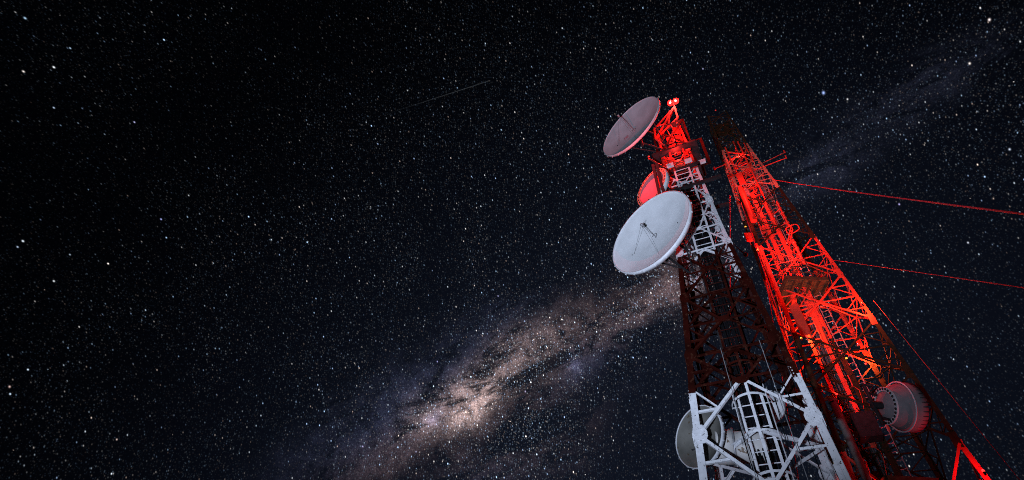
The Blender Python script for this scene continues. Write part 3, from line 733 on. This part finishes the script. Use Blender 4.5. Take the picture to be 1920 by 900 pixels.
def panel_antenna(p, w_, h_, yaw, label):
    t = thing('panel_antenna', p, label, 'antenna', GA); p = Vector(p)
    MB().box(p, w_, .12, h_, yaw).build('panel', M_PALE_REDLIT, t)
    mb = MB(); b_ = Vector((math.sin(yaw) * -1, math.cos(yaw), 0)); mb.tube([p + b_ * .25 - Z * h_ * .6, p + b_ * .25 + Z * h_ * .6], .04, 8)
    for z_ in (-.35, .35): mb.bar(p + Z * h_ * z_, p + b_ * .25 + Z * h_ * z_, .08, .05)
    mb.build('pole_clamp', M_GALV, t)
panel_antenna(ar(37.6, 25.6, 21.4), .48, 2.1, -math.radians(30), 'flat red-lit panel antenna below the deck of the rear mast')
panel_antenna(ar(35.9, 26.2, 29.2), .55, .8, -math.radians(10), 'square red-lit panel box on the left side of the rear mast')
panel_antenna(ar(37.9, 26.1, 35.2), .42, 1.3, -math.radians(35), 'dark red panel near the top of the lit part of the rear mast')
def yagi(p, q, tipr, label, n_el=0):
    t = thing('boom_antenna', p, label, 'antenna', GA); p, q = Vector(p), Vector(q); mb = MB(); mb.tube([p, q], .035, 6); mb.build('boom', M_PALE_REDLIT, t)
    mb = MB(); d = (q - p).normalized()
    mb.ball(q, tipr, 8); mb.bar(q - Z * .05, q + Z * .30, .07, .07)
    for i in range(n_el): r_ = p.lerp(q, .5 + .4 * i / max(1, n_el - 1)); mb.bar(r_ - Z * .25, r_ + Z * .25, .02, .02)
    mb.build('element', M_PALE_REDLIT, t)
yagi(ar(40.2, 26.8, 36.4), ar(45.0, 26.6, 35.8), .05, 'lower boom antenna sticking out to the right of the rear mast')
yagi(ar(40.6, 27.6, 37.8), ar(45.2, 27.4, 37.5), .07, 'upper boom antenna sticking out to the right of the rear mast')
yagi(ar(37.6, 26.9, 38.7), ar(34.8, 26.6, 38.2), .10, 'short boom antenna sticking out to the left of the rear mast')
# loop brackets on the right of the shaft
lb = thing('loop_antenna', SP(1, -1, 28.6), 'red-lit loop antenna on two arms right of the rear mast shaft', 'antenna', GA)
cL = ar(41.3, 26.2, 28.55); mb = MB()
mb.tube([cL + LAT * .38 * math.cos(t_ * .35) + D2 * -.38 * math.sin(t_ * .35) + Z * .05 * math.sin(t_) for t_ in range(19)], .035, 6, caps=False); mb.build('loop', M_PALE_REDLIT, lb)
mb = MB(); mb.bar(SP(1, -1, 28.5), cL, .06, .05); mb.bar(SP(1, -1, 28.85), cL + Z * .3, .06, .05); mb.bar(cL, cL + Z * .35, .05, .05); mb.build('arm', M_PALE_REDLIT, lb)

# drum dish on the mast, seen from behind
def drum_dish(c, ax, R_, L_):
    c = Vector(c); ax, a, b = basis(ax)
    t = thing('drum_antenna', c, 'grey drum antenna with bolted flange and ribbed rim on the right of the rear mast', 'dish antenna')
    mb = MB(); mb.lathe(c, ax, [(0, -.16), (R_ * .30, -.16), (R_ * .42, -.10), (R_ * .62, 0), (R_ * .66, .02), (R_ * .80, L_ * .25), (R_ * .92, L_ * .5), (R_, L_ * .75), (R_, L_), (R_ * .97, L_), (R_ * .5, L_ * .93), (0, L_ * .9)], 56)
    mb.build('shell', mat('drum_grey_enamel', (.22, .19, .20), .55, chips=(.12, .09, .07), chip_lo=.66, chip_scale=4, var=.12), t)
    mb = MB(); mb.lathe(c, ax, [(R_ * .60, -.03), (R_ * .76, -.03), (R_ * .76, .04), (R_ * .60, .04), (R_ * .60, -.03)], 56, smooth=False); mb.build('flange', M_DISHG, t)
    mb = MB()
    for k in range(26):
        th = 2 * math.pi * k / 26; d_ = a * math.cos(th) + b * math.sin(th); mb.lathe(c + d_ * R_ * .69 - ax * .03, -ax, [(.055, 0), (.055, .03), (0, .04)], 8)
    mb.build('flange_bolt', M_STEEL, t)
    mb = MB(); mb.lathe(c, ax, [(R_ * .985, L_ * .52), (R_ * 1.03, L_ * .52), (R_ * 1.03, L_ * .56), (R_ * .985, L_ * .56)], 56); mb.build('band', M_DISHG, t)
    mb = MB()
    for k in range(34):
        th = 2 * math.pi * k / 34; d_ = a * math.cos(th) + b * math.sin(th); MB().bar(c + d_ * R_ * .985 + ax * L_ * .80, c + d_ * R_ * 1.002 + ax * L_ * 1.01, .03, .03, d_).build('rim_clamp', M_STEEL, t)
    mb = MB(); mb.tube([c - ax * .16, c - ax * .55], R_ * .16, 16); mb.tube([c - ax * .5 - Z * R_ * .9, c - ax * .5 + Z * R_ * .9], .08, 10)
    for s_ in (-1, 1): mb.bar(c - ax * .5 + Z * .6 * s_, FP2(1, -1, c.z + .6 * s_) * .4 + (c - ax * 1.2 + Z * .6 * s_) * .6, .09, .07)
    mb.tube([c - ax * .3 + b * R_ * .7, c - ax * .1 + b * R_ * .95, c - ax * .5 + b * R_ * 1.0], .06, 8)
    mb.build('mount', M_STEEL, t)
drum_dish(at(41.55, 25.2, 15.5), (1, -.06, .02), 1.02, 1.08)

# obstruction lamps on the mast
GL = 'red obstruction lamps'
def L2(p, w_, label, glass=None, size=.055, lo=Vector((0, 0, .22)), col=RED): return lamp(p, w_, label, GL, glass, size, lo, col)
L2(ar(38.7, 26.6, 46.3), 3, 'tiny red lamp at the very top of the dark rear mast')
L2(FP2(0, .80, 21.9, .75), 560, 'red lamp in front of the right corner of the rear mast below its bright band', col=(1, .075, .022))
L2(FP2(1, .75, 21.1, -.5), 700, 'red lamp on the far corner of the rear mast below its bright band', col=(1, .075, .022))
L2(FP2(3, .75, 21.3, -.4), 600, 'amber lamp on the left of the rear mast below the deck', M_AMBER, col=(1, .10, .025))
L2(ar(40.3, 26.2, 18.8), 70, 'amber lamp deep in the middle of the rear mast under the bright band', M_AMBER)
L2(ar(36.2, 26.0, 27.6), 110, 'amber lamp beside the slim pipe antenna of the rear mast', M_AMBER, .06)
L2(ar(35.9, 26.0, 30.0), 110, 'amber lamp beside the square panel box of the rear mast', M_AMBER, .06)
L2(ar(39.9, 25.5, 26.8), 480, 'red lamp over the front edge of the deck of the rear mast')
L2(ar(38.2, 25.4, 33.2), 480, 'red lamp in front of the upper shaft of the rear mast')
L2(ar(38.9, 26.8, 38.6), 160, 'red lamp among the antennas at the top of the lit part of the rear mast')
L2(at(41.9, 24.1, 17.9), 150, 'small added red fill lamp just above the drum antenna of the rear mast', col=(1, .015, .05))  # lamp added to redden the upper side of the drum
L2(ar(38.0, 25.7, 16.8), 75, 'red lamp low on the shaft of the rear mast')
L2(ar(38.3, 25.7, 12.2), 80, 'lowest red lamp beside the shaft of the rear mast')
L2(FP2(0, .84, 12.6, .9), 110, 'lowest red lamp in front of the right leg of the rear mast', col=(1, .02, .05))
# added red fill spot on a made-up bracket, throwing light up the mast
P = at(34.6, 20.6, 22.2); tf = thing('red_fill_spot', P, 'small added red fill light on a bracket between the two towers', 'warning light')
mb = MB(); aimv = (at(39.2, 28.5, 31.0) - P).normalized(); mb.lathe(P, aimv, [(0, -.2), (.07, -.2), (.12, 0), (.10, -.02), (0, -.06)], 16); mb.build('housing', M_STEEL, tf)
MB().bar(P - aimv * .1, at(33.0, 19.2, 22.2), .05, .04).build('bracket', M_STEEL, tf)
l = bpy.data.lights.new('lamp_light', 'SPOT'); l.energy = 1900; l.color = (1, .022, .014); l.spot_size = math.radians(95); l.spot_blend = .8; l.shadow_soft_size = 0
o = bpy.data.objects.new('lamp_light', l); COL.objects.link(o); o.parent = tf; aim(o, P + aimv * .05, P + aimv * 5); o.location = aimv * .05

# ------------------------------------------------------------------ guy wires
GW = 'guy wires lit red by the lamps'
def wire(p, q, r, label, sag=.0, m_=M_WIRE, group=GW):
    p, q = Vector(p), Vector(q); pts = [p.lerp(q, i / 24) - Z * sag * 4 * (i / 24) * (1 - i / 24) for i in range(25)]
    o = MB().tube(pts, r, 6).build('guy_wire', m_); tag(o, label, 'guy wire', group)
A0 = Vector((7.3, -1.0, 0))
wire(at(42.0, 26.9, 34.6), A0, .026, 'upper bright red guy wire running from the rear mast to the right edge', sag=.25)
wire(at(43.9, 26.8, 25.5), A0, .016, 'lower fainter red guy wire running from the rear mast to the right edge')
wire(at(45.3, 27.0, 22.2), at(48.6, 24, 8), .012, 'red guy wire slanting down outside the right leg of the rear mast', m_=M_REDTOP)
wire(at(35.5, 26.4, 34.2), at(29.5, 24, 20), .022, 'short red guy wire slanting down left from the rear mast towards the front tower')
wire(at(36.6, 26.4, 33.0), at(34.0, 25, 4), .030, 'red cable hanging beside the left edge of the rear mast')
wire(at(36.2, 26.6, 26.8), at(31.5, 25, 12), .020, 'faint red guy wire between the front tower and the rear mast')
